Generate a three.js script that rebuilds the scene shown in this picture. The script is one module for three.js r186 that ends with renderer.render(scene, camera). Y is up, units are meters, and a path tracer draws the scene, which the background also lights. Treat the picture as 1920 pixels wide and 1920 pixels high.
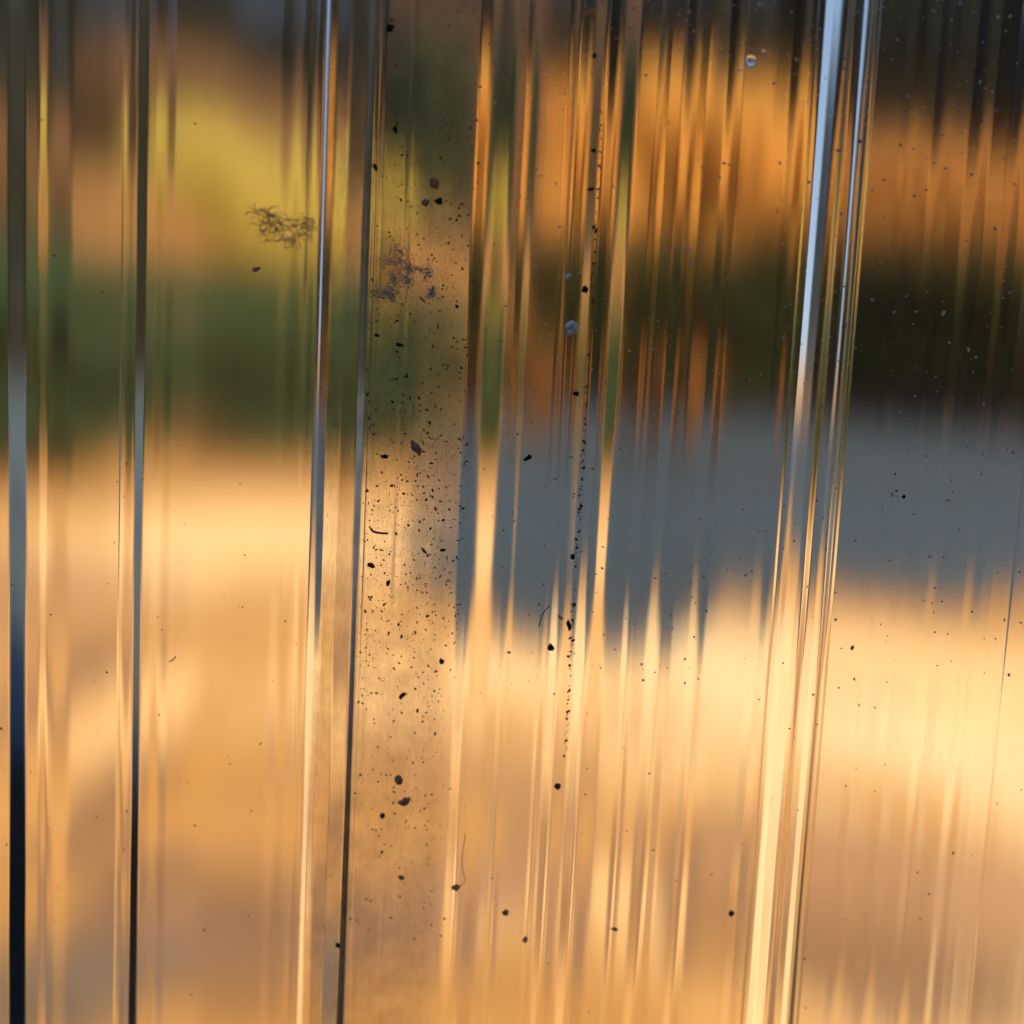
import * as THREE from 'three';
import { mergeGeometries } from 'three/addons/utils/BufferGeometryUtils.js';

// ------------------------------------------------------------------ camera, sky, sun, exposure
const scene = new THREE.Scene();
const FOCUS = 0.18, EYE = 1.2, TAN = 0.4;               // focus distance, eye height, tangent of half the field of view
const camera = new THREE.PerspectiveCamera(2 * Math.atan(TAN) * 180 / Math.PI, 1, 0.01, 400);
camera.rotation.order = 'YXZ';
camera.rotation.set(-7.35 * Math.PI / 180, 0, 2.83 * Math.PI / 180);
camera.position.set(0, EYE, FOCUS * Math.cos(7.35 * Math.PI / 180));
camera.focus = FOCUS - 0.0008;
camera.userData.fStop = 5.2;
camera.updateMatrixWorld(true);

const renderer = new THREE.WebGLRenderer({ antialias: true });
renderer.toneMapping = THREE.LinearToneMapping;
renderer.toneMappingExposure = 2.35;
renderer.shadowMap.enabled = true;

const SUN = new THREE.Vector3(0.72, 0.50, 0.48).normalize();
function makeSky() {                                     // clear evening air: pale near the horizon, blue overhead, warmer towards the sun
  const W = 512, H = 256, d = new Float32Array(W * H * 4);
  for (let j = 0; j < H; j++) {
    const el = ((j + 0.5) / H - 0.5) * Math.PI, y = Math.sin(el);
    for (let i = 0; i < W; i++) {
      const a = ((i + 0.5) / W - 0.5) * 2 * Math.PI, x = Math.cos(a) * Math.cos(el), z = Math.sin(a) * Math.cos(el);
      const near = Math.max(0, x * SUN.x + y * SUN.y + z * SUN.z), g = Math.pow(near, 6);
      const k = Math.pow(1 - Math.max(0, y), 3.2), o = (j * W + i) * 4;
      d[o] = 0.075 + 0.150 * k + 0.06 * g; d[o + 1] = 0.135 + 0.155 * k + 0.045 * g; d[o + 2] = 0.245 + 0.125 * k + 0.02 * g; d[o + 3] = 1;
    }
  }
  const t = new THREE.DataTexture(d, W, H, THREE.RGBAFormat, THREE.FloatType);
  t.mapping = THREE.EquirectangularReflectionMapping; t.magFilter = THREE.LinearFilter; t.needsUpdate = true;
  return t;
}
scene.background = makeSky();
scene.environment = scene.background;

const sun = new THREE.DirectionalLight(new THREE.Color(1.0, 0.77, 0.48), 4.7);
sun.name = 'sun';
sun.position.copy(SUN).multiplyScalar(40).add(new THREE.Vector3(0, 0, -15));
sun.target.position.set(0, 0, -15);
sun.castShadow = true; sun.shadow.radius = 1.5;
sun.shadow.mapSize.set(2048, 2048);
Object.assign(sun.shadow.camera, { left: -45, right: 45, top: 45, bottom: -45, near: 1, far: 120 });
scene.add(sun, sun.target);

// ------------------------------------------------------------------ helpers
let seed = 20240611;
const rnd = () => { seed = (seed + 0x6d2b79f5) | 0; let t = Math.imul(seed ^ (seed >>> 15), 1 | seed); t = (t + Math.imul(t ^ (t >>> 7), 61 | t)) ^ t; return ((t ^ (t >>> 14)) >>> 0) / 4294967296; };
const rr = (a, b) => a + (b - a) * rnd();
const hash = (i, j, k) => { let h = Math.imul(i, 374761393) ^ Math.imul(j, 668265263) ^ Math.imul(k, 2147483647 ^ 0x5bd1e995); h = Math.imul(h ^ (h >>> 13), 1274126177); return ((h ^ (h >>> 16)) >>> 0) / 4294967296; };
const fade = (t) => t * t * t * (t * (t * 6 - 15) + 10), mix = (a, b, t) => a + (b - a) * t;
function noise2(x, y, k = 0) {                           // smooth value noise, -1 to 1
  const i = Math.floor(x), j = Math.floor(y), u = fade(x - i), v = fade(y - j);
  return mix(mix(hash(i, j, k), hash(i + 1, j, k), u), mix(hash(i, j + 1, k), hash(i + 1, j + 1, k), u), v) * 2 - 1;
}
const fbm = (x, y, k, n = 4) => { let s = 0, a = 0.5; for (let o = 0; o < n; o++, a *= 0.5, x *= 2.03, y *= 2.03) s += a * noise2(x, y, k + o); return s; };
const used = new Map();
function numbered(name) { const n = used.get(name) ?? 0; used.set(name, n + 1); return n ? name + '_' + String(n).padStart(3, '0') : name; }
function top(o, name, label, category, group) {
  o.name = numbered(name); o.userData.label = label; o.userData.category = category; if (group) o.userData.group = group;
  scene.add(o); return o;
}
function part(parent, name, geometry, material, label) {
  const m = new THREE.Mesh(geometry, material); m.name = name; m.castShadow = m.receiveShadow = true;
  if (label) m.userData.label = label;
  parent.add(m); return m;
}
function structure(name, geometry, material) {
  const m = new THREE.Mesh(geometry, material); m.name = name; m.userData.kind = 'structure'; m.receiveShadow = true; m.castShadow = true; scene.add(m); return m;
}
function stuff(o, name, label, category) { o.name = name; o.userData = { kind: 'stuff', label, category }; scene.add(o); return o; }
const v3 = (x, y, z) => new THREE.Vector3(x, y, z);
const K = FOCUS / 2400;                                  // metres on the sheet for one of 1920 picture units, measured at mid height
const X = (u) => (u - 960) * K;
const onSheet = (u, v) => {                              // a measured spot on the sheet's front plane (z = 0)
  const d = new THREE.Vector3((u / 960 - 1) * TAN, (1 - v / 960) * TAN, -1).applyQuaternion(camera.quaternion);
  const t = -camera.position.z / d.z;
  return new THREE.Vector3(camera.position.x + d.x * t, camera.position.y + d.y * t, 0);
};
const bearing = (u) => Math.atan2((u - 960), 2400);      // compass angle, right positive, of something seen straight through
const spot = (u, dist) => new THREE.Vector3(Math.sin(bearing(u)) * dist, 0, -Math.cos(bearing(u)) * dist);

// ------------------------------------------------------------------ ground
const byteMap = (N, f) => {                              // f(u, v) gives linear r, g, b
  const d = new Uint8Array(N * N * 4), c = new THREE.Color();
  for (let j = 0; j < N; j++) for (let i = 0; i < N; i++) { const q = f(i / N, j / N); c.setRGB(Math.max(0, q[0]), Math.max(0, q[1]), Math.max(0, q[2])).convertLinearToSRGB(); const o = (j * N + i) * 4; d[o] = Math.min(255, c.r * 255); d[o + 1] = Math.min(255, c.g * 255); d[o + 2] = Math.min(255, c.b * 255); d[o + 3] = 255; }
  const t = new THREE.DataTexture(d, N, N); t.colorSpace = THREE.SRGBColorSpace; t.magFilter = THREE.LinearFilter; t.wrapS = t.wrapT = THREE.MirroredRepeatWrapping; t.needsUpdate = true; return t;
};
const straw = (x, z) => { const a = fbm(x * 0.8, z * 0.8, 11, 4), b = fbm(x * 9, z * 9, 31, 3); return [0.44 + 0.30 * a + 0.16 * b, 0.23 + 0.19 * a + 0.10 * b, 0.064 + 0.075 * a + 0.04 * b]; };
{
  const g = new THREE.PlaneGeometry(300, 300, 60, 60); g.rotateX(-Math.PI / 2);
  const uv = g.attributes.uv, p = g.attributes.position;
  for (let i = 0; i < p.count; i++) uv.setXY(i, p.getX(i) / 14 + 0.31, p.getZ(i) / 14 + 0.12);
  structure('dry_grass_ground', g, new THREE.MeshStandardMaterial({ map: byteMap(512, (u, v) => straw(u * 14, v * 14)), roughness: 1 }));
}
const groundAt = (u, v) => { const el = (v - 650 - (u - 960) * 0.0494) / 2400, d = EYE / el; return spot(u, d); };   // where the ground is seen straight through the sheet
// patches in the straw close to the sheet, most of their own matter, one diagonal shadow painted in: [u, v, rx, rz, strength, colour]
const SOIL_AND_SHADOW = [.20, .11, .062], LITTER = [.34, .19, .095], SAND = [.86, .58, .27], RUSSET = [.50, .25, .055], MUD = [.115, .10, .085], PALE = [.88, .66, .36];
const PATCH = [
  [3800, 1500, 2.2, 2.4, 1, PALE],
  [1690, 1320, 1.5, 1.1, 1, PALE], [1300, 1480, .4, .35, .5, SAND], [450, 1010, 1.2, 1.8, 1, SAND], [210, 1350, .16, .6, .85, SAND], [640, 1300, .3, .8, .6, SAND],
  [430, 1520, .42, .32, .9, RUSSET], [150, 1560, .12, .3, .7, RUSSET], [1500, 1880, .34, .16, .8, RUSSET], [1700, 1800, .3, .2, .8, RUSSET],
  [430, 1870, .38, .36, .95, SOIL_AND_SHADOW], [240, 1860, .12, .25, .85, LITTER], [790, 1850, .26, .36, .85, LITTER], [875, 1840, .045, .3, .9, SOIL_AND_SHADOW], [1045, 1740, .055, .4, .9, SOIL_AND_SHADOW], [1350, 1800, .08, .3, .9, SOIL_AND_SHADOW], [1560, 1600, .10, .3, .6, SOIL_AND_SHADOW], [560, 1450, .08, .6, .6, LITTER], [1150, 1320, .3, .6, .8, SAND], [960, 1850, .07, .16, .8, SAND], [1190, 1800, .10, .25, .9, SAND], [1880, 1250, .5, .9, .9, SAND], [330, 1900, .14, .10, .6, LITTER], [1650, 1640, .62, .17, .75, LITTER], [1830, 1880, .2, .34, .9, SOIL_AND_SHADOW], [720, 1880, .20, .12, .9, LITTER], [800, 1500, .3, .3, .5, LITTER], [1060, 1560, .10, .5, .7, LITTER], [1400, 1700, .09, .3, .75, SOIL_AND_SHADOW], [930, 1800, .09, .2, .8, LITTER], [1220, 1400, .12, .5, .45, LITTER],
  [60, 1930, .26, .3, .95, MUD], [105, 1250, .14, .9, .95, SOIL_AND_SHADOW], [125, 1550, .10, .5, .95, SOIL_AND_SHADOW], [160, 1760, .10, .3, .95, SOIL_AND_SHADOW], [-60, 1100, .7, 1.2, .6, LITTER], [2000, 1700, .4, .3, .8, LITTER],  // the soil-coloured run slanting down the left is a painted diagonal shadow
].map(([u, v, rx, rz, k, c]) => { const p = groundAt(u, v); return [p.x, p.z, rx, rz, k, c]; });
{
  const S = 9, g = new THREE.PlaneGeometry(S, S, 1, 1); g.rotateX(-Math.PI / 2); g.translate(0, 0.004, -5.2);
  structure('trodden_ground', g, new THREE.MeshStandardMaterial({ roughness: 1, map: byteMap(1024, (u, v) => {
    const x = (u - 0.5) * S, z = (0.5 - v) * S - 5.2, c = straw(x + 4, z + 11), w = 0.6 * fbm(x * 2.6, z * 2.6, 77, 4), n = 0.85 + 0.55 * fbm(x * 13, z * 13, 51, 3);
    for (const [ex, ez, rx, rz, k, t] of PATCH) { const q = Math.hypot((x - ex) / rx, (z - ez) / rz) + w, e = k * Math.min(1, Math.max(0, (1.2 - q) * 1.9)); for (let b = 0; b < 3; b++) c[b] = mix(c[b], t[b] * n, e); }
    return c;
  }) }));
}
// dry grass tufts standing in the straw
{
  const blades = [];
  for (let k = 0; k < 9; k++) {
    const f = rnd() * 6.28, l = rr(0.5, 1), t = rr(0.15, 0.7), w = 0.025, c = Math.cos(f), n = Math.sin(f), g = new THREE.BufferGeometry();
    g.setAttribute('position', new THREE.Float32BufferAttribute([-n * w, 0, c * w, n * w, 0, -c * w, c * t * l * 0.4 + n * w * 0.7, l * 0.6, n * t * l * 0.4 - c * w * 0.7, c * t * l * 0.4 - n * w * 0.7, l * 0.6, n * t * l * 0.4 + c * w * 0.7, c * t * l, l * 0.9, n * t * l], 3));
    g.setIndex([0, 1, 2, 0, 2, 3, 3, 2, 4]); g.computeVertexNormals(); blades.push(g);
  }
  const m = new THREE.MeshPhysicalMaterial({ color: 0xffffff, roughness: 1, transmission: 0.45, thickness: 0, ior: 1.2, specularIntensity: 0.2, side: THREE.DoubleSide }), n = 2200, o = new THREE.InstancedMesh(mergeGeometries(blades), m, n), q = new THREE.Quaternion(), c = new THREE.Color();
  for (let k = 0; k < n; k++) {
    let x, z; do { z = -1.9 - 10 * Math.pow(rnd(), 1.4); x = rr(-1, 1) * (1.6 - z * 0.55); } while (x > -0.9 && z < -4.8 && (x < 1.2 ? true : z < -6));
    const h = rr(0.03, 0.08); o.setMatrixAt(k, new THREE.Matrix4().compose(v3(x, 0.003, z), q.setFromAxisAngle(v3(0, 1, 0), rnd() * 6.28), v3(h * 1.2, h, h * 1.2)));
    const a = rr(0.8, 1.25); o.setColorAt(k, c.setRGB(0.62 * a, 0.37 * a, 0.12 * a));
  }
  o.castShadow = o.receiveShadow = true; stuff(o, 'dry_grass_tufts', 'short dry straw-coloured grass tufts on the ground', 'grass');
}
// unseen dark floor added behind the viewer to weaken reflections in the sheet
{
  const g = new THREE.PlaneGeometry(60, 30, 1, 1); g.rotateX(-Math.PI / 2); g.translate(4, 0.006, 15.35);
  const t = byteMap(256, (u, v) => { const k = 1 + 0.9 * fbm(u * 20, v * 20, 15, 4); return [.060 * k, .042 * k, .028 * k]; }); t.repeat.set(8, 4);
  structure('added_dark_floor', g, new THREE.MeshStandardMaterial({ map: t, roughness: 1 }));
}
function lane(name, edge, tone) {                        // a flat bed of chippings, 3 cm proud of the straw
  const s = new THREE.Shape(new THREE.CatmullRomCurve3(edge.map(([x, z]) => new THREE.Vector3(x, -z, 0)), true, 'catmullrom', 0.4).getPoints(160).map((p) => new THREE.Vector2(p.x + 0.07 * noise2(p.x * 3, p.y * 3), p.y + 0.3 * noise2(p.x * 2.6, p.y * 0.6, 9))));
  const g = new THREE.ExtrudeGeometry(s, { depth: 0.03, bevelEnabled: false }); g.rotateX(-Math.PI / 2);
  const t = byteMap(256, (u, v) => { const k = 0.9 + 0.5 * fbm(u * 24, v * 24, 5, 4) + 0.9 * fbm(u * 4, v * 4, 8, 3) + rr(-0.12, 0.12); return tone.map((c) => c * k); }); t.repeat.set(0.22, 0.22);
  return structure(name, g, new THREE.MeshStandardMaterial({ map: t, roughness: 0.95 }));
}
lane('slate_lane', [[-0.35, -6.4], [-0.1, -5.3], [0.35, -4.95], [0.75, -5.0], [1.05, -5.6], [1.55, -6.6], [2.4, -6.3], [3.6, -6.6], [6, -6.2], [12, -6.4], [22, -8], [22, -20], [10, -25.5], [4, -25.2], [0.6, -25.4], [-0.7, -24.6], [-0.75, -16], [-0.5, -9]], [0.013, 0.035, 0.060]);
lane('side_lane', [[-1.9, -2.2], [-3.6, -4.6], [-4.4, -8], [-7.5, -15], [-16, -25], [-24, -22], [-27, -10], [-20, -1], [-8, 0.5], [-3.4, -0.2]], [0.045, 0.075, 0.105]);
// black sheeting added out of direct view so the rib facets look dark
{
  const g = new THREE.PlaneGeometry(3.2, 4.6, 40, 50); g.rotateX(-Math.PI / 2); const p = g.attributes.position;
  for (let i = 0; i < p.count; i++) p.setY(i, 0.045 + 0.02 * fbm(p.getX(i) * 2.2, p.getZ(i) * 1.1, 61, 3));
  g.computeVertexNormals();
  const o = new THREE.Mesh(g, new THREE.MeshPhysicalMaterial({ color: new THREE.Color(0.010, 0.012, 0.013), roughness: 0.95, specularIntensity: 0.15, side: THREE.DoubleSide })); o.position.set(-3.0, 0, 0.05); o.castShadow = o.receiveShadow = true;
  top(o, 'added_black_sheeting', 'added black sheeting on the ground to the left, darkening the rib facets', 'ground sheet');
}

// ------------------------------------------------------------------ plants
const leafMat = (name, tr = 0.5) => { const m = new THREE.MeshPhysicalMaterial({ vertexColors: true, roughness: 1, transmission: tr, thickness: 0, ior: 1.2, specularIntensity: 0.2, side: THREE.DoubleSide }); m.name = name; return m; };
const M = { leaf: leafMat('leaf'), needle: leafMat('needle', 0.1), bark: new THREE.MeshStandardMaterial({ color: new THREE.Color(0.11, 0.075, 0.05), roughness: 1 }) };
function leaves(n, inside, size, tones, droop = 0) {     // many small folded leaf faces through a volume
  const P = new Float32Array(n * 12), C = new Float32Array(n * 12), I = new Uint32Array(n * 6), a = new THREE.Vector3(), b = new THREE.Vector3(), c = new THREE.Vector3();
  for (let i = 0; i < n; i++) {
    inside(c);
    a.set(rr(-1, 1), rr(-1, 1) - droop, rr(-1, 1)).normalize(); b.set(rr(-1, 1), rr(-1, 1), rr(-1, 1)).cross(a).normalize();
    const s = size * rr(0.6, 1.3), t = tones[Math.floor(rnd() * tones.length)], v = rr(0.8, 1.2);
    [[a, 1], [b, 0.5], [a, -1], [b, -0.5]].forEach(([w, k], q) => { P[i * 12 + q * 3] = c.x + w.x * k * s; P[i * 12 + q * 3 + 1] = c.y + w.y * k * s; P[i * 12 + q * 3 + 2] = c.z + w.z * k * s; for (let e = 0; e < 3; e++) C[i * 12 + q * 3 + e] = t[e] * v; });
    I.set([i * 4, i * 4 + 1, i * 4 + 2, i * 4, i * 4 + 2, i * 4 + 3], i * 6);
  }
  const g = new THREE.BufferGeometry();
  g.setAttribute('position', new THREE.BufferAttribute(P, 3)); g.setAttribute('color', new THREE.BufferAttribute(C, 3)); g.setIndex(new THREE.BufferAttribute(I, 1)); g.computeVertexNormals(); return g;
}
function clumps(list) {                                  // list of [x, y, z, rx, ry, rz]: picks a point inside one of them
  const w = list.map((e) => e[3] * e[4] * e[5]), sum = w.reduce((x, y) => x + y, 0);
  return (out) => {
    let r = rnd() * sum, k = 0; while (r > w[k] && k < w.length - 1) r -= w[k++];
    const e = list[k], q = Math.cbrt(rr(0.15, 1)), z = rr(-1, 1), f = rnd() * 2 * Math.PI, s = Math.sqrt(1 - z * z);
    out.set(e[0] + e[3] * q * s * Math.cos(f), e[1] + e[4] * q * z, e[2] + e[5] * q * s * Math.sin(f));
  };
}
function limb(a, b, r0, r1) {
  const d = new THREE.Vector3().subVectors(b, a), g = new THREE.CylinderGeometry(r1, r0, d.length(), 7, 3);
  g.translate(0, d.length() / 2, 0); g.applyQuaternion(new THREE.Quaternion().setFromUnitVectors(new THREE.Vector3(0, 1, 0), d.normalize())); g.translate(a.x, a.y, a.z); return g;
}
function plant(kind, label, category, at, { h, w, n, size, tones, bare = 0.25, lobes = 9, group, d = w }) {
  const o = new THREE.Group(); o.position.copy(at); o.rotation.y = rnd() * 6;
  const list = [], trunkTop = h * (bare + 0.25), wood = [limb(v3(0, -0.03, 0), v3(rr(-.05, .05) * w, trunkTop, rr(-.05, .05) * w), 0.035 * h * 0.7 + 0.02, 0.02 * h * 0.7 + 0.01)];
  for (let k = 0; k < lobes; k++) {
    const f = k / lobes * 6.283 + rr(-.3, .3), q = rr(0.25, 0.62), y = mix(bare, 0.86, (k * 0.618 + 0.1) % 1) * h + 0.05 * h, c = v3(Math.cos(f) * w * 0.5 * q, y, Math.sin(f) * d * 0.5 * q);
    list.push([c.x, c.y, c.z, w * rr(0.20, 0.32), h * rr(0.10, 0.17), d * rr(0.20, 0.32)]);
    wood.push(limb(v3(0, Math.min(trunkTop, y * 0.6), 0), c, 0.012 * h + 0.008, 0.005));
  }
  list.push([0, h * 0.9, 0, w * 0.16, h * 0.1, d * 0.16]);
  part(o, 'trunk', mergeGeometries(wood), M.bark);
  part(o, 'crown', leaves(n, clumps(list), size, tones), M.leaf);
  return top(o, kind, label, category, group);
}
function conifer(label, at, h, w, tones, n = 2600) {
  const o = new THREE.Group(); o.position.copy(at); o.rotation.y = rnd() * 6;
  part(o, 'trunk', limb(v3(0, -0.05, 0), v3(0, h * 0.97, 0), 0.016 * h + 0.05, 0.02), M.bark);
  const ring = (out) => { const t = Math.pow(rnd(), 0.7), y = h * (1 - 0.94 * t), tier = 0.62 + 0.38 * Math.abs(((t * 11) % 1)), r = w * 0.5 * (0.06 + t) * tier * Math.sqrt(rr(0.1, 1)), f = rnd() * 6.283; out.set(Math.cos(f) * r, y - r * 0.25, Math.sin(f) * r); };
  part(o, 'crown', leaves(n, ring, 0.34, tones, 0.6), M.needle);
  return top(o, 'conifer', label, 'tree', 'dark conifers');
}
const T = {
  amber: [[.74, .44, .14], [.70, .40, .12], [.76, .48, .16]],
  olive: [[.24, .21, .08], [.20, .19, .07], [.28, .22, .09]],
  gold: [[.86, .57, .16], [.84, .52, .13], [.86, .62, .19]], yellow: [[.68, .58, .15], [.62, .54, .16], [.70, .58, .18]],
  tan: [[.66, .42, .20], [.60, .38, .17], [.68, .46, .20]], umber: [[.20, .135, .095], [.17, .115, .08], [.22, .15, .11]], rust: [[.31, .185, .105], [.27, .16, .095], [.34, .205, .11]], green: [[.07, .135, .065], [.085, .15, .07], [.07, .11, .07]],
  dark: [[.035, .05, .03], [.045, .06, .035], [.04, .045, .03]], pine: [[.026, .036, .024], [.032, .040, .024], [.045, .032, .022]], hedge: [[.05, .075, .028], [.065, .095, .03], [.055, .06, .032]], brown: [[.42, .20, .06], [.36, .165, .05], [.46, .23, .07]],
};
// left of the middle
plant('green_shrub', 'dark green rounded shrub at the straw edge, far left', 'shrub', spot(90, 10.8), { h: 1.8, w: 2.4, n: 2600, size: .09, tones: T.green, bare: .04, group: 'green shrubs on the left' });
plant('green_shrub', 'green shrub beneath the yellow bush, left of centre', 'shrub', spot(480, 13.2), { h: 1.85, w: 2.9, n: 2800, size: .09, tones: T.green, bare: .04, group: 'green shrubs on the left' });
plant('green_shrub', 'green shrub nearest the lane, left of its end', 'shrub', spot(770, 13.4), { h: 1.75, w: 1.6, n: 2200, size: .09, tones: T.green, bare: .04, group: 'green shrubs on the left' });
plant('green_shrub', 'green shrub at the edge of view, beyond the far left one', 'shrub', spot(-200, 11.5), { h: 1.9, w: 2.2, n: 2400, size: .09, tones: T.green, bare: .04, group: 'green shrubs on the left' });
plant('yellow_bush', 'broad sunlit yellow bush behind the green shrubs', 'bush', spot(440, 17), { h: 3.7, w: 3.6, n: 4200, size: .13, tones: T.yellow, bare: .06 });
plant('olive_bush', 'dull olive bush between the tan bush and the far left', 'bush', spot(80, 17.6), { h: 3.2, w: 1.6, n: 2800, size: .13, tones: T.olive, bare: .06 });
plant('yellow_bush', 'yellow bush closest to the lane', 'bush', spot(735, 18), { h: 3.6, w: 1.5, n: 2600, size: .13, tones: T.yellow, bare: .06 });
plant('tan_bush', 'tan dry bush left of the yellow bush', 'bush', spot(210, 15.6), { h: 2.9, w: 1.9, n: 3000, size: .12, tones: T.tan, bare: .05 });
plant('tan_bush', 'small tan bush right of the yellow bush', 'bush', spot(800, 16.0), { h: 2.5, w: 1.4, n: 2600, size: .12, tones: T.tan, bare: .05 });
plant('rust_tree', 'rust brown tree standing behind the yellow bush', 'tree', spot(360, 21), { h: 5.6, w: 4.4, n: 6200, size: .16, tones: T.rust, bare: .2, lobes: 13 });
plant('rust_tree', 'rust brown tree at the far left', 'tree', spot(-60, 20.5), { h: 4.4, w: 3.4, n: 4000, size: .16, tones: T.rust, bare: .28, lobes: 11 });
plant('brown_tree', 'tall dull brown tree behind the dull green tree', 'tree', spot(815, 28), { h: 9.6, w: 4.6, n: 6000, size: .18, tones: T.umber, bare: .2, lobes: 15 });
plant('green_tree', 'dull green tree between the rust tree and the gold trees', 'tree', spot(765, 23), { h: 6.4, w: 2.0, n: 3600, size: .15, tones: T.dark.concat(T.green), bare: .2 });
// right of the middle
[[1010, 26.4, 3.5, 2.8], [1200, 26.8, 3.7, 3.8], [1420, 26.6, 3.6, 4.2], [1680, 26.9, 3.6, 4.4], [1940, 26.7, 3.5, 4.4], [2230, 26.5, 3.5, 3.4], [2520, 26.5, 3.5, 3.4]].forEach(([u, z, h, w], k) =>
  plant('hedge_bush', ['dark hedge bush at the left end of the hedge', 'dark hedge bush behind the brown shrub', 'dark hedge bush third from the left end', 'dark hedge bush fourth from the left end', 'dark hedge bush near the right edge', 'dark hedge bush just past the right edge', 'last dark hedge bush on the right'][k], 'bush', spot(u, z), { h, w, n: 5600, size: .14, tones: T.hedge, bare: .02, group: 'hedge behind the lane' }));
plant('brown_shrub', 'brown dry shrub in front of the dark hedge', 'shrub', spot(1270, 17.4), { h: 1.3, w: 1.5, n: 2000, size: .08, tones: T.brown, bare: .05 });
plant('brown_shrub', 'small brown shrub left of the larger brown one', 'shrub', spot(1010, 17.2), { h: 1.2, w: 0.9, n: 1400, size: .08, tones: T.brown, bare: .05 });
[[1010, 31, 7.4, 3.4], [1175, 32, 8.2, 4.6], [1375, 31.5, 7.6, 4.8], [1640, 31.2, 6.4, 5.2], [1900, 31.6, 5.8, 5.0]].forEach(([u, z, h, w], k) =>
  plant('golden_tree', ['slim golden tree next to the dull green tree', 'tallest golden tree, second from the left', 'golden tree behind the brown shrub', 'lower golden tree right of the tall ones', 'lowest golden tree near the right edge'][k], 'tree', spot(u, z), { h, w, n: 8500, size: .21, tones: k < 3 ? T.gold : T.amber, bare: .06, lobes: 16, group: 'golden trees behind the hedge' }));
const nth = ['first', 'second', 'third', 'fourth', 'fifth', 'sixth', 'seventh', 'eighth', 'ninth', 'tenth', 'eleventh', 'twelfth', 'thirteenth', 'fourteenth', 'fifteenth', 'sixteenth', 'seventeenth', 'eighteenth', 'nineteenth', 'twentieth', 'twenty-first', 'twenty-second'];
[[-9000, 30, 15], [-6000, 31, 16], [-4200, 30, 15], [-3100, 31, 15], [-2300, 30, 16], [-1700, 31, 15], [-1250, 32, 15], [-880, 33, 15], [-520, 35, 14], [-180, 37, 15], [90, 38, 16], [350, 37, 16], [600, 38, 17], [830, 37, 17], [1060, 38, 18], [1260, 37, 18], [1450, 38, 17], [1650, 37, 18], [1860, 38, 17], [2110, 37, 16], [2400, 36, 16], [2720, 36, 16]].forEach(([u, z, h], k) =>
  conifer('dark conifer at the back, ' + nth[k] + ' in the row from the left', spot(u, z), h, 8, T.pine));
for (let k = 0; k < 15; k++) conifer('dark conifer behind the back row, ' + nth[k] + ' of the rear rank from the left', spot(-1050 + k * 235, 44 + (k % 2)), 27, 11, T.pine);
// unseen young conifer, added on the right to keep the sun off the sheet
conifer('added young dark conifer out of view to the right, shading the sheet', v3(2.6, 0, 1.73), 6.6, 2.8, T.pine, 5200);
// unseen dark row added behind the photographer to darken reflections in the sheet
for (let k = 0; k < 8; k++) conifer('added dark conifer behind the photographer, ' + nth[k] + ' from the left', v3(-17 + k * 4.6, 0, 12 + (k % 2)), 16, 9, T.pine, 3600);

// ------------------------------------------------------------------ the clear ribbed sheet
const N_IOR = 1.5, THICK = 0.0022;
// [centre, left half-width, right half-width, bend in degrees at the flanks, drift in y]
const BUMPS = [
  [90, 22, 46, 2.6], [236, 14, 16, 2.4], [302, 20, 20, 1.6], [530, 24, 20, 1.6], [566, 11, 11, 2.2], [690, 10, 9, 2.5], [745, 9, 8, 1.5],
  [889, 30, 46, 5.0], [959, 13, 14, 2.4], [1030, 9, 9, 2.2], [1061, 22, 27, 6.0], [1114, 26, 38, 7.6], [1193, 13, 14, 3.4], [1250, 26, 28, 4.2], [1322, 18, 18, 2.8], [1436, 18, 18, 2.2],
  [1640, 20, 20, 1.6], [1700, 22, 22, 1.6], [1768, 24, 24, 2.6], [1835, 18, 18, 2.4],
];
const wave = [120, 52, 24, 10, 3.8];
const region = (u) => u < 590 ? [1.0, 0.5, 0.15, 0.05, 0.03] : u < 870 ? [0.7, 0.45, 0.2, 0.12, 0.14] : u < 1470 ? [1.6, 0.9, 0.34, 0.2, 0.24] : [1.4, 0.8, 0.34, 0.2, 0.22];
function relief(u, y) {                                  // extra thickness of the sheet in metres at picture unit u, height y
  let h = 0; const r = 0.33;
  for (const [c, wl, wr, deg] of BUMPS) {
    const q = Math.abs(u - c) / (u < c ? wl : wr); if (q >= 1) continue;
    h += Math.tan(deg * Math.PI / 180) / (N_IOR - 1) * wr * K * (q < r ? 1 - r - q * q / (2 * r) : q < 1 - r ? 1 - r / 2 - q : (1 - q) * (1 - q) / (2 * r));
  }
  return h;
}
function ripple(u, y) {
  const a = region(u); let h = 0;
  for (let k = 0; k < 5; k++) h += Math.tan(a[k] * Math.PI / 180) / (N_IOR - 1) * wave[k] * K * 0.45 * noise2(u / wave[k], y / (0.10 - 0.008 * k) + 7.3 * k, 100 + k) * (k > 2 ? 0.35 + 1.1 * Math.max(0, noise2(u / 37, 3.5, 150 + k)) : 1);
  return h;
}
const ROWS = [0, 0.4, 0.9]; for (let k = 0; k <= 44; k++) ROWS.push(1.06 + k * 0.24 / 44); ROWS.push(1.5, 1.9);
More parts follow.
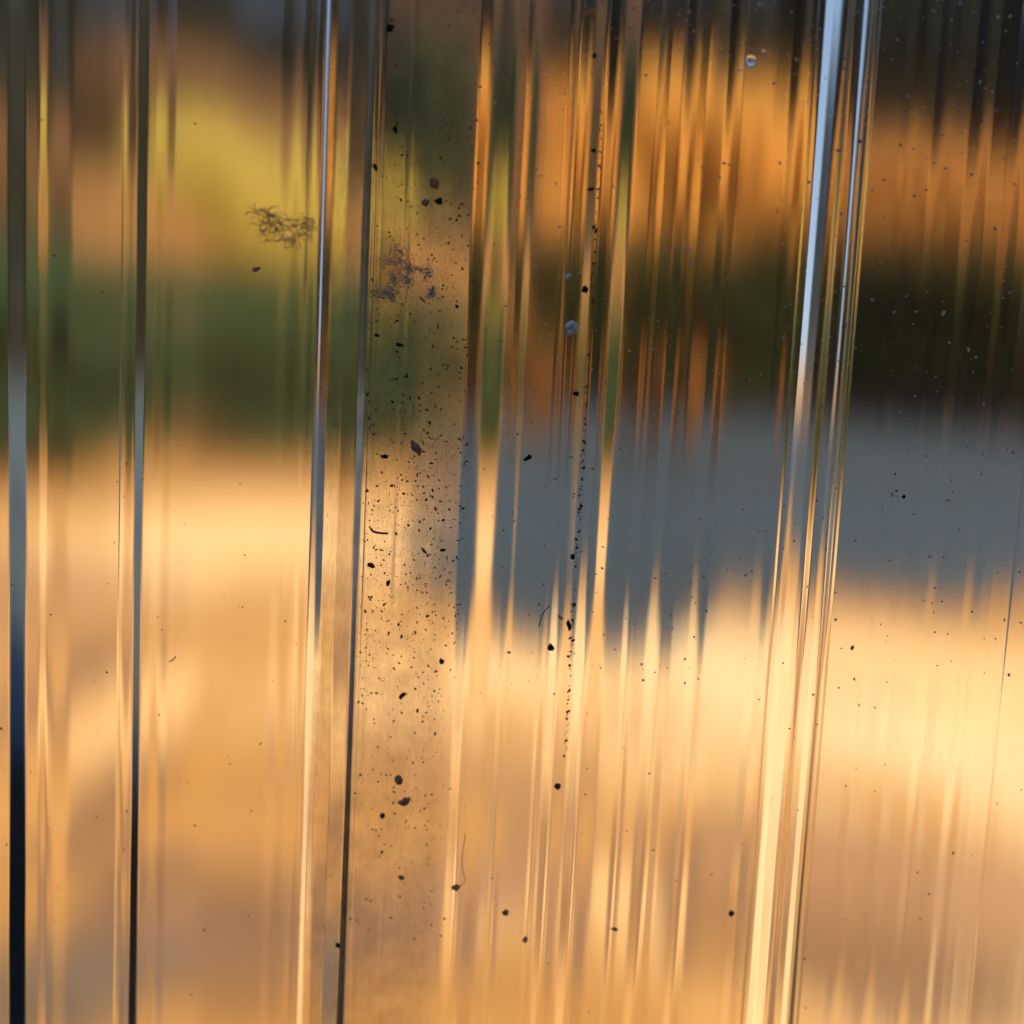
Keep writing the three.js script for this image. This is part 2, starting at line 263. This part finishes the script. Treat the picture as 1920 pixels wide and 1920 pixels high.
function strip(us, front, back) {                        // one closed length of the extrusion between two picture units
  const n = us.length, R = ROWS.length, P = [], Nn = [], U = [], I = [];
  const put = (p, nn, u, y) => { P.push(...p); Nn.push(...nn); U.push(X(u), y); return P.length / 3 - 1; };
  const sheetSide = (f, sign) => {
    const at = P.length / 3;
    for (let j = 0; j < R; j++) for (let i = 0; i < n; i++) {
      const u = us[i], y = ROWS[j], z = f(u, y), e = 0.25, a = Math.max(us[0] + 1e-4, u - e), b = Math.min(us[n - 1] - 1e-4, u + e);
      const dx = (f(b, y) - f(a, y)) / ((b - a) * K), dy = (f(u, y + 5e-4) - f(u, y - 5e-4)) / 1e-3, l = 1 / Math.hypot(dx, dy, 1);
      put([X(u), y, z], [-dx * l * sign, -dy * l * sign, l * sign], u, y);
    }
    for (let j = 0; j < R - 1; j++) for (let i = 0; i < n - 1; i++) { const a = at + j * n + i, b = a + 1, c = a + n, d = c + 1; sign > 0 ? I.push(a, b, d, a, d, c) : I.push(a, d, b, a, c, d); }
  };
  sheetSide(front, 1); sheetSide(back, -1);
  for (const [i, s] of [[0, -1], [n - 1, 1]]) {
    const at = P.length / 3;
    for (let j = 0; j < R; j++) { put([X(us[i]), ROWS[j], front(us[i], ROWS[j])], [s, 0, 0], us[i], ROWS[j]); put([X(us[i]), ROWS[j], back(us[i], ROWS[j])], [s, 0, 0], us[i], ROWS[j]); }
    for (let j = 0; j < R - 1; j++) { const a = at + j * 2; s > 0 ? I.push(a, a + 1, a + 3, a, a + 3, a + 2) : I.push(a, a + 3, a + 1, a, a + 2, a + 3); }
  }
  for (const [j, s] of [[0, -1], [R - 1, 1]]) {
    const at = P.length / 3, y = ROWS[j];
    for (let i = 0; i < n; i++) { put([X(us[i]), y, front(us[i], y)], [0, s, 0], us[i], y); put([X(us[i]), y, back(us[i], y)], [0, s, 0], us[i], y); }
    for (let i = 0; i < n - 1; i++) { const a = at + i * 2; s > 0 ? I.push(a, a + 2, a + 3, a, a + 3, a + 1) : I.push(a, a + 3, a + 2, a, a + 1, a + 3); }
  }
  const g = new THREE.BufferGeometry();
  g.setAttribute('position', new THREE.BufferAttribute(new Float32Array(P), 3)); g.setAttribute('normal', new THREE.BufferAttribute(new Float32Array(Nn), 3)); g.setAttribute('uv', new THREE.BufferAttribute(new Float32Array(U), 2)); g.setIndex(I);
  return g;
}
const steps = (a, b, d) => { const n = Math.max(2, Math.ceil((b - a) / d)); return Array.from({ length: n + 1 }, (_, i) => a + (b - a) * i / n); };
const glass = new THREE.MeshPhysicalMaterial({ color: 0xffffff, roughness: 0.115, transmission: 1, thickness: 0.002, ior: N_IOR });
glass.name = 'clear_plastic';
{                                                        // fine grain and hairline scratches of the moulded surface
  const N = 512, h = new Float32Array(N * N);
  for (let j = 0; j < N; j++) for (let i = 0; i < N; i++) h[j * N + i] = 0.5 + 0.22 * noise2(i / 6, j / 6, 400) + 0.16 * noise2(i / 3, j / 3.5, 401) + 0.2 * noise2(i / 14, j / 10, 402);
  for (let k = 0; k < 60; k++) { let x = rnd() * N, y = rnd() * N; const f = rr(-0.9, 0.9) + (rnd() < 0.3 ? 1.4 : 0), n = rr(8, 46), dd = rr(-0.35, 0.35); for (let q = 0; q < n; q++) { h[((y | 0) & 511) * N + ((x | 0) & 511)] += dd; x += Math.cos(f); y += Math.sin(f); if (x < 0) x += N; if (y < 0) y += N; } }
  const d = new Uint8Array(N * N * 4); h.forEach((v, i) => { const b = Math.max(0, Math.min(255, v * 255)); d.set([b, b, b, 255], i * 4); });
  const t = new THREE.DataTexture(d, N, N); t.magFilter = THREE.LinearFilter; t.wrapS = t.wrapT = THREE.MirroredRepeatWrapping; t.repeat.set(70, 70); t.needsUpdate = true;
  glass.bumpMap = t; glass.bumpScale = 0.8e-6;
}
const sheet = new THREE.Group();
top(sheet, 'ribbed_plastic_sheet', 'clear ribbed plastic sheet, dusty, standing upright in front of the trees', 'plastic sheet');
const GAP = 0.25;
// a rib's raised outline: straight flanks between [unit, millimetres] corners, the corners rounded over 2r units
const outline = (pts, r) => {
  const line = (u) => { if (u <= pts[0][0] || u >= pts[pts.length - 1][0]) return 0; let k = 0; while (u > pts[k + 1][0]) k++; return mix(pts[k][1], pts[k + 1][1], (u - pts[k][0]) / (pts[k + 1][0] - pts[k][0])) * 1e-3; };
  return (u) => { let s = 0, n = 0; for (let q = -8; q <= 8; q++) { const w = 1 - Math.abs(q) / 9; s += w * line(u + q / 8 * r); n += w; } return s / n; };
};
// ribs: [first unit, last unit of the moulded strip, first, last unit of the raised profile, profile]
const rib = (a, b, pts, r) => [a, b, pts[0][0] - r, pts[pts.length - 1][0] + r, outline(pts, r)];
const RIBS = [
  rib(-740, -620, [[-720, 0], [-700, 2.6], [-660, 2.6], [-640, 0]], 4), rib(-56, 80, [[-47, 0], [-43, 1.7], [24, 1.7], [46, 0]], 4), rib(80, 305, [[224, 0], [226, 0.9], [255, 0.9], [267, 0]], 3),
  rib(582, 682, [[586, 0], [597, 2.0], [612, 2.45], [636, 2.3], [667, 1.35], [675, 0]], 4.5), rib(1466, 1572, [[1474, 0], [1480, 1.15], [1497, 2.45], [1507, 2.5], [1520, 1.4], [1536, 1.5], [1542, 2.1], [1549, 2.1], [1563, 0]], 4.5),
  rib(1862, 1950, [[1870, 0], [1906, 0.16], [1909, 0]], 2.5), rib(2540, 2660, [[2560, 0], [2580, 2.6], [2620, 2.6], [2640, 0]], 4),
];
const wander = (u, y) => u + 1.6 * noise2(y / 0.045, u / 400, 160) + 0.5 * noise2(y / 0.011, u / 300, 161);   // the drawn-out lines are not quite straight
const outer = (u0, y) => { const u = wander(u0, y); let z = relief(u, y); for (const r of RIBS) if (u > r[2] && u < r[3]) z += r[4](u); return z; };
const inner = (u, y) => -THICK - ripple(u, y);
for (const [a, b, d] of [[-1500, -740, 8], [-620, 582, 0.9], [684, 1464, 0.7], [1574, 2540, 0.9], [2660, 3420, 8]]) part(sheet, 'panel', strip(steps(a + GAP, b - GAP, d), outer, inner), glass);
for (const [a, b] of [[-740, -620], [582, 684], [1464, 1574], [2540, 2660]]) part(sheet, 'rib', strip(steps(a + GAP, b - GAP, 0.5), outer, inner), glass);

// ------------------------------------------------------------------ dirt, dust and lint on the sheet
const dirtMat = (r, g, b) => new THREE.MeshStandardMaterial({ color: new THREE.Color(r, g, b), roughness: 0.95 });
const softMat = (r, g, b) => new THREE.MeshPhysicalMaterial({ color: new THREE.Color(r, g, b), roughness: 1, transmission: 0.55, thickness: 0, ior: 1.2, specularIntensity: 0.3 });   // thin, lets some light through
const D = { black: dirtMat(.010, .009, .008), brown: softMat(.24, .13, .07), grey: softMat(.74, .43, .30), pale: dirtMat(.90, .78, .72), olive: softMat(.62, .48, .22), amber: softMat(.78, .46, .20) };
function blob(rx, ry, rz, k) {                           // an uneven crumb
  const g = new THREE.IcosahedronGeometry(1, 3), p = g.attributes.position, v = new THREE.Vector3();
  for (let i = 0; i < p.count; i++) { v.fromBufferAttribute(p, i); const q = 1 + 0.42 * noise2(v.x * 1.7 + k * 3.1, v.y * 1.7 + v.z * 1.3 + k, 200) + 0.24 * noise2(v.x * 4 + k, v.y * 4 + v.z * 3, 210); p.setXYZ(i, v.x * rx * q, v.y * ry * q, v.z * rz * q); }
  g.computeVertexNormals(); return g;
}
const lift = (p) => { p.z = outer(p.x / K + 960, p.y); return p; };
let nFleck = 0;
function fleck(u, v, w, h, turn, m, label, name = 'dirt_fleck', category = 'dirt speck') {
  const o = new THREE.Mesh(blob(w * 0.44 * K, h * 0.44 * K, Math.min(w, h) * 0.3 * K, ++nFleck), D[m]);
  o.position.copy(lift(onSheet(u, v))); o.position.z += Math.min(w, h) * 0.12 * K; o.rotation.z = turn * Math.PI / 180; o.castShadow = true;
  return top(o, name, label, category, 'dirt on the sheet');
}
fleck(731, 52, 18, 13, 40, 'black', 'jagged black fleck near the top of the dusty panel');
fleck(735, 38, 12, 8, 10, 'olive', 'faint olive fleck touching the topmost black one');
fleck(703, 313, 9, 13, 20, 'black', 'small black fleck beside the wide rib, upper part');
fleck(742, 243, 9, 14, 30, 'black', 'thin dark fleck above the yellow patch in the dusty panel');
fleck(824, 377, 15, 12, 0, 'black', 'round black speck below a grey smudge, upper dusty panel');
fleck(815, 345, 18, 24, 20, 'grey', 'mauve grey smudge above the round black speck');
fleck(799, 380, 14, 18, -10, 'grey', 'grey flake left of the round black speck');
fleck(707, 629, 10, 7, 0, 'black', 'small black speck under the mould patch, left one');
fleck(750, 647, 17, 8, -4, 'black', 'flat black oval crumb under the mould patch');
fleck(779, 838, 37, 15, -52, 'grey', 'slug-shaped grey fleck where green meets gold');
fleck(720, 856, 12, 9, 10, 'black', 'black dot left of the slug-shaped fleck');
fleck(990, 858, 17, 9, 32, 'black', 'oblong black crumb over the blue-grey lane');
fleck(1080, 738, 12, 10, 15, 'black', 'black dot on the speckled ridge, over the hedge foot');
fleck(1074, 1043, 12, 11, 0, 'black', 'round black dot on the speckled ridge, halfway down');
fleck(1066, 1172, 8, 19, 12, 'black', 'upright black sliver on the speckled ridge');
fleck(1033, 1214, 13, 14, 20, 'black', 'black crumb left of the speckled ridge');
fleck(695, 1060, 16, 10, -30, 'brown', 'forked brown fleck near the wide rib at mid height');
fleck(728, 1093, 7, 12, -30, 'black', 'thin slanted black fleck near the middle of the dusty panel');
fleck(795, 1033, 16, 6, -40, 'brown', 'thin curved brown fleck in the dusty panel');
fleck(830, 1031, 14, 6, 15, 'brown', 'pair of merged brown crumbs right of the curved fleck');
fleck(828, 1240, 10, 12, 20, 'brown', 'brown crumb low on the right of the dusty panel');
fleck(755, 1303, 17, 9, 38, 'brown', 'slanted brown fleck below the middle of the dusty panel');
fleck(748, 1462, 17, 16, 0, 'grey', 'pale mauve smudge above the largest grey fleck');
fleck(759, 1502, 27, 17, 30, 'grey', 'largest grey fleck, low in the dusty panel');
fleck(717, 1529, 11, 11, 0, 'brown', 'round brown dot left of the largest grey fleck');
fleck(753, 1645, 12, 10, 0, 'olive', 'olive dot far down the dusty panel');
fleck(1045, 1473, 13, 14, 0, 'brown', 'brown speck on the speckled ridge, low down');
fleck(985, 1761, 11, 12, 0, 'olive', 'dark olive dot near the lower edge, centre');
fleck(948, 1711, 14, 12, 0, 'olive', 'soft olive blot up-left of the dark olive dot');
fleck(1153, 1742, 18, 8, -10, 'grey', 'flat mauve crumb near the lower edge, right of centre');
fleck(1370, 1712, 11, 12, 0, 'brown', 'brown dot low in front of the double rib');
fleck(637, 1763, 9, 11, 0, 'black', 'black dot on the edge of the wide rib, low down');
fleck(1114, 105, 9, 9, 0, 'black', 'black dot at the top of the speckled ridge');
fleck(1112, 283, 10, 8, 0, 'black', 'black dot on the speckled ridge over the golden trees');
fleck(1108, 355, 13, 7, 10, 'black', 'flat black crumb on the speckled ridge below the upper dots');
fleck(1097, 543, 10, 16, 35, 'black', 'hooked black crumb on the speckled ridge');
fleck(1107, 25, 20, 17, 15, 'amber', 'amber chip at the upper edge');
fleck(1070, 615, 22, 28, -20, 'pale', 'pale lilac flake left of the speckled ridge');
fleck(1066, 518, 14, 9, 40, 'pale', 'small pale flake above the lilac one');
fleck(1425, 10, 10, 8, 0, 'pale', 'pale dot at the upper edge before the double rib');
fleck(1694, 931, 8, 8, 0, 'black', 'lone black dot over the lane, right of the double rib');
fleck(1605, 270, 6, 6, 0, 'black', 'tiny black dot on the right side of the double rib');
fleck(1598, 1215, 7, 11, -20, 'olive', 'olive smear right of the double rib');
fleck(856, 1661, 18, 13, 30, 'amber', 'amber resin drop at the end of a hair');
function hair(points, r, m, label, z0 = 0) {
  const pts = points.map(([u, v, z = 2]) => { const p = lift(onSheet(u, v)); p.z += z * K + z0; return p; });
  const o = new THREE.Mesh(new THREE.TubeGeometry(new THREE.CatmullRomCurve3(pts), 40, r * K, 6), D[m]); o.castShadow = true;
  return top(o, 'fibre', label, 'fibre', 'dirt on the sheet');
}
hair([[695, 990], [700, 996], [712, 999], [728, 1000]], 2.2, 'black', 'bent black fibre beside the wide rib');
hair([[786, 555], [793, 562], [798, 568]], 1.3, 'brown', 'short brown fibre right of the mould patch');
hair([[1250, 470], [1265, 465], [1280, 470], [1296, 467]], 1.0, 'pale', 'thin pale fibre below the golden trees');
hair([[873, 1560], [867, 1600], [868, 1630], [872, 1648], [862, 1660]], 0.7, 'amber', 'long amber hair running down to the resin drop');
hair([[1030, 1135], [1018, 1150], [1010, 1175]], 1.1, 'brown', 'crooked brown fibre over the foot of the lane');
hair([[318, 1240], [326, 1236], [330, 1230]], 1.2, 'brown', 'tiny curled fibre on the left panel');
// lint caught behind the sheet
{
  const tubes = [];
  const path = [[455, 375], [470, 395], [478, 410], [500, 405], [515, 415], [540, 408], [568, 395], [555, 420], [535, 438], [515, 440], [490, 425], [470, 415], [495, 395], [510, 385]];
  for (let k = 0; k < 130; k++) {
    const i = Math.floor(rnd() * (path.length - 1)), pts = [];
    let [u, v] = [mix(path[i][0], path[i + 1][0], rnd()), mix(path[i][1], path[i + 1][1], rnd())], f = rnd() * 6.28;
    for (let q = 0; q < 6; q++) { const p = onSheet(u, v); p.z = -THICK - 0.0075 + rr(-6e-4, 6e-4); pts.push(p); f += rr(-1, 1); u += Math.cos(f) * 7; v += Math.sin(f) * 5; }
    tubes.push(new THREE.TubeGeometry(new THREE.CatmullRomCurve3(pts), 14, rr(0.3, 0.8) * K, 4));
  }
  const o = new THREE.Mesh(mergeGeometries(tubes), new THREE.MeshPhysicalMaterial({ color: new THREE.Color(.72, .50, .45), roughness: 1, transmission: 0.5, thickness: 0, ior: 1.2, specularIntensity: 0.2 })); top(o, 'lint_tuft', 'curled brown lint tuft behind the sheet, over the yellow bush', 'lint');
  fleck(481, 505, 20, 9, 25, 'grey', 'brown smudge below the lint tuft');
}
// blue-grey mould patch in the dusty panel
{
  const bits = [], core = [[735, 490, 20, 8], [758, 500, 12, 12], [760, 525, 10, 9], [738, 522, 7, 12], [730, 545, 22, 9], [712, 552, 16, 8], [735, 556, 7, 9], [750, 475, 16, 14], [775, 505, 14, 6], [803, 512, 8, 10], [808, 550, 8, 9]];
  for (let k = 0; k < 2600; k++) {
    const [cu, cv, ru, rv] = core[Math.floor(rnd() * core.length)], q = Math.sqrt(-2 * Math.log(rr(0.02, 1))) * 0.75, f = rnd() * 6.28, p = lift(onSheet(cu + ru * q * Math.cos(f), cv + rv * q * Math.sin(f)));
    const g = new THREE.CircleGeometry(rr(0.35, 1.25) * K, 5); g.rotateX(rr(-.4, .4)); g.rotateY(rr(-.4, .4)); g.translate(p.x, p.y, p.z + rr(0.6, 3) * K); bits.push(g);
  }
  const m = dirtMat(.40, .37, .40); m.side = THREE.DoubleSide;
  top(new THREE.Mesh(mergeGeometries(bits), m), 'mould_patch', 'branching blue-grey mould patch in the dusty panel', 'mould');
}
// clear bead of resin
{
  const g = new THREE.SphereGeometry(11 * K, 24, 16); g.scale(1, 0.95, 0.7);
  const o = new THREE.Mesh(g, glass); o.position.copy(lift(onSheet(1406, 116))); o.position.z += 8.4 * K; top(o, 'clear_droplet', 'tiny clear droplet on the sheet over the golden tree tops', 'droplet');
}
for (const [u, v, r, label] of [[1388, 131, 4, 'smaller clear droplet down-left of the bead'], [1431, 96, 3, 'smallest clear droplet up-right of the bead']]) {
  const g = new THREE.SphereGeometry(r * K, 16, 10); g.scale(1.2, 0.9, 0.6); const o = new THREE.Mesh(g, glass); o.position.copy(lift(onSheet(u, v))); o.position.z += r * 0.65 * K; top(o, 'clear_droplet', label, 'droplet');
}
// dusty film on the panel beside the wide rib: dried dust with a grain of its own
{
  const N = 1024, d = new Uint8Array(N * N * 4);
  for (let j = 0; j < N; j++) for (let i = 0; i < N; i++) {
    const u = 560 + i / N * 340, y = 1.06 + j / N * 0.24;
    const side = Math.min(1, Math.max(0, (u - 592) / 14)) * Math.min(1, Math.max(0, (868 - u) / 40 + 0.4 * fbm(u / 30, y * 90, 41, 3)));
    const a = side * ((u < 668 ? 0.13 : 0.20) + 0.18 * fbm(u / 40, y * 330, 45, 5) + 0.12 * (hash(i, j, 9) - 0.5) + 0.07 * noise2(i / 3.2, j / 4.4, 47));
    const v = Math.max(0, Math.min(1, a)) * 255; d.set([v, v, v, 255], (j * N + i) * 4);
  }
  const t = new THREE.DataTexture(d, N, N); t.magFilter = THREE.LinearFilter; t.needsUpdate = true;
  const us = steps(592, 880, 1.5), P = [], U = [], I = [], n = us.length, R = 30;
  for (let j = 0; j <= R; j++) for (const u of us) { const y = 1.061 + j / R * 0.238; P.push(X(u), y, outer(u, y) + 4e-5); U.push((u - 560) / 340, (y - 1.06) / 0.24); }
  for (let j = 0; j < R; j++) for (let i = 0; i < n - 1; i++) { const a = j * n + i; I.push(a, a + 1, a + n + 1, a, a + n + 1, a + n); }
  const g = new THREE.BufferGeometry(); g.setAttribute('position', new THREE.Float32BufferAttribute(P, 3)); g.setAttribute('uv', new THREE.Float32BufferAttribute(U, 2)); g.setIndex(I); g.computeVertexNormals();
  const m = new THREE.MeshStandardMaterial({ color: new THREE.Color(.30, .20, .16), roughness: 1, transparent: true, alphaMap: t, side: THREE.DoubleSide });
  stuff(new THREE.Mesh(g, m), 'dust_film', 'brown dust film dried on the panel beside the wide rib', 'dust');
}
// countless fine specks: small crumbs and pale dust
function specks(name, label, n, where, tones, lo, hi) {
  const g = new THREE.IcosahedronGeometry(1, 0), o = new THREE.InstancedMesh(g, softMat(1, 1, 1), n), q = new THREE.Quaternion(), c = new THREE.Color();
  for (let k = 0; k < n; k++) {
    const [u, v] = where(), r = lo * Math.pow(hi / lo, Math.pow(rnd(), 2.4)) * K, p = lift(onSheet(u, v)); p.z += r * 0.3;
    o.setMatrixAt(k, new THREE.Matrix4().compose(p, q.setFromAxisAngle(v3(0, 0, 1), rnd() * 3.1), v3(r * rr(0.8, 2.0), r * rr(0.6, 1.1), r * 0.5)));
    const t = tones[Math.floor(rnd() * tones.length)]; o.setColorAt(k, c.setRGB(...t));
  }
  return stuff(o, name, label, 'dust');
}
const lean = (u, v) => u - (u - 40) * 0.098 * (v - 960) / 1920 / 0.951;   // follows the ribs, which close up towards the bottom
const darkTones = [[.02, .015, .012], [.11, .065, .035], [.22, .13, .07], [.30, .19, .12], [.24, .18, .15]];
specks('dirt_crumbs', 'fine dark dirt crumbs strewn over the dusty panel', 3000, () => { let u, v; do { u = rr(680, 872); v = rr(0, 1760); } while (rnd() > (0.25 + 0.75 * Math.exp(-Math.pow((v - 900) / 420, 2))) * (0.35 + 0.65 * Math.max(0, fbm(u / 60, v / 60, 300, 3) + 0.5))); return [lean(u, v), v]; }, darkTones, 0.5, 2.6);
specks('dirt_row', 'row of dark crumbs caught along the speckled ridge', 260, () => { const v = rr(230, 1430); return [lean(1087 + rr(-5, 5) * rnd() - (v > 1000 ? 2 : 0), v), v]; }, darkTones, 0.8, 3.4);
specks('pale_dust', 'pale dust grains on the right half of the sheet', 1100, () => [rr(900, 1915), Math.pow(rnd(), 1.2) * 1300], [[.85, .76, .72], [.7, .64, .64], [.85, .72, .62]], 0.7, 3.2);
specks('scattered_crumbs', 'sparse dark crumbs all over the sheet', 1300, () => [rr(0, 1920), rr(0, 1920)], darkTones, 0.4, 2.0);

renderer.render(scene, camera);
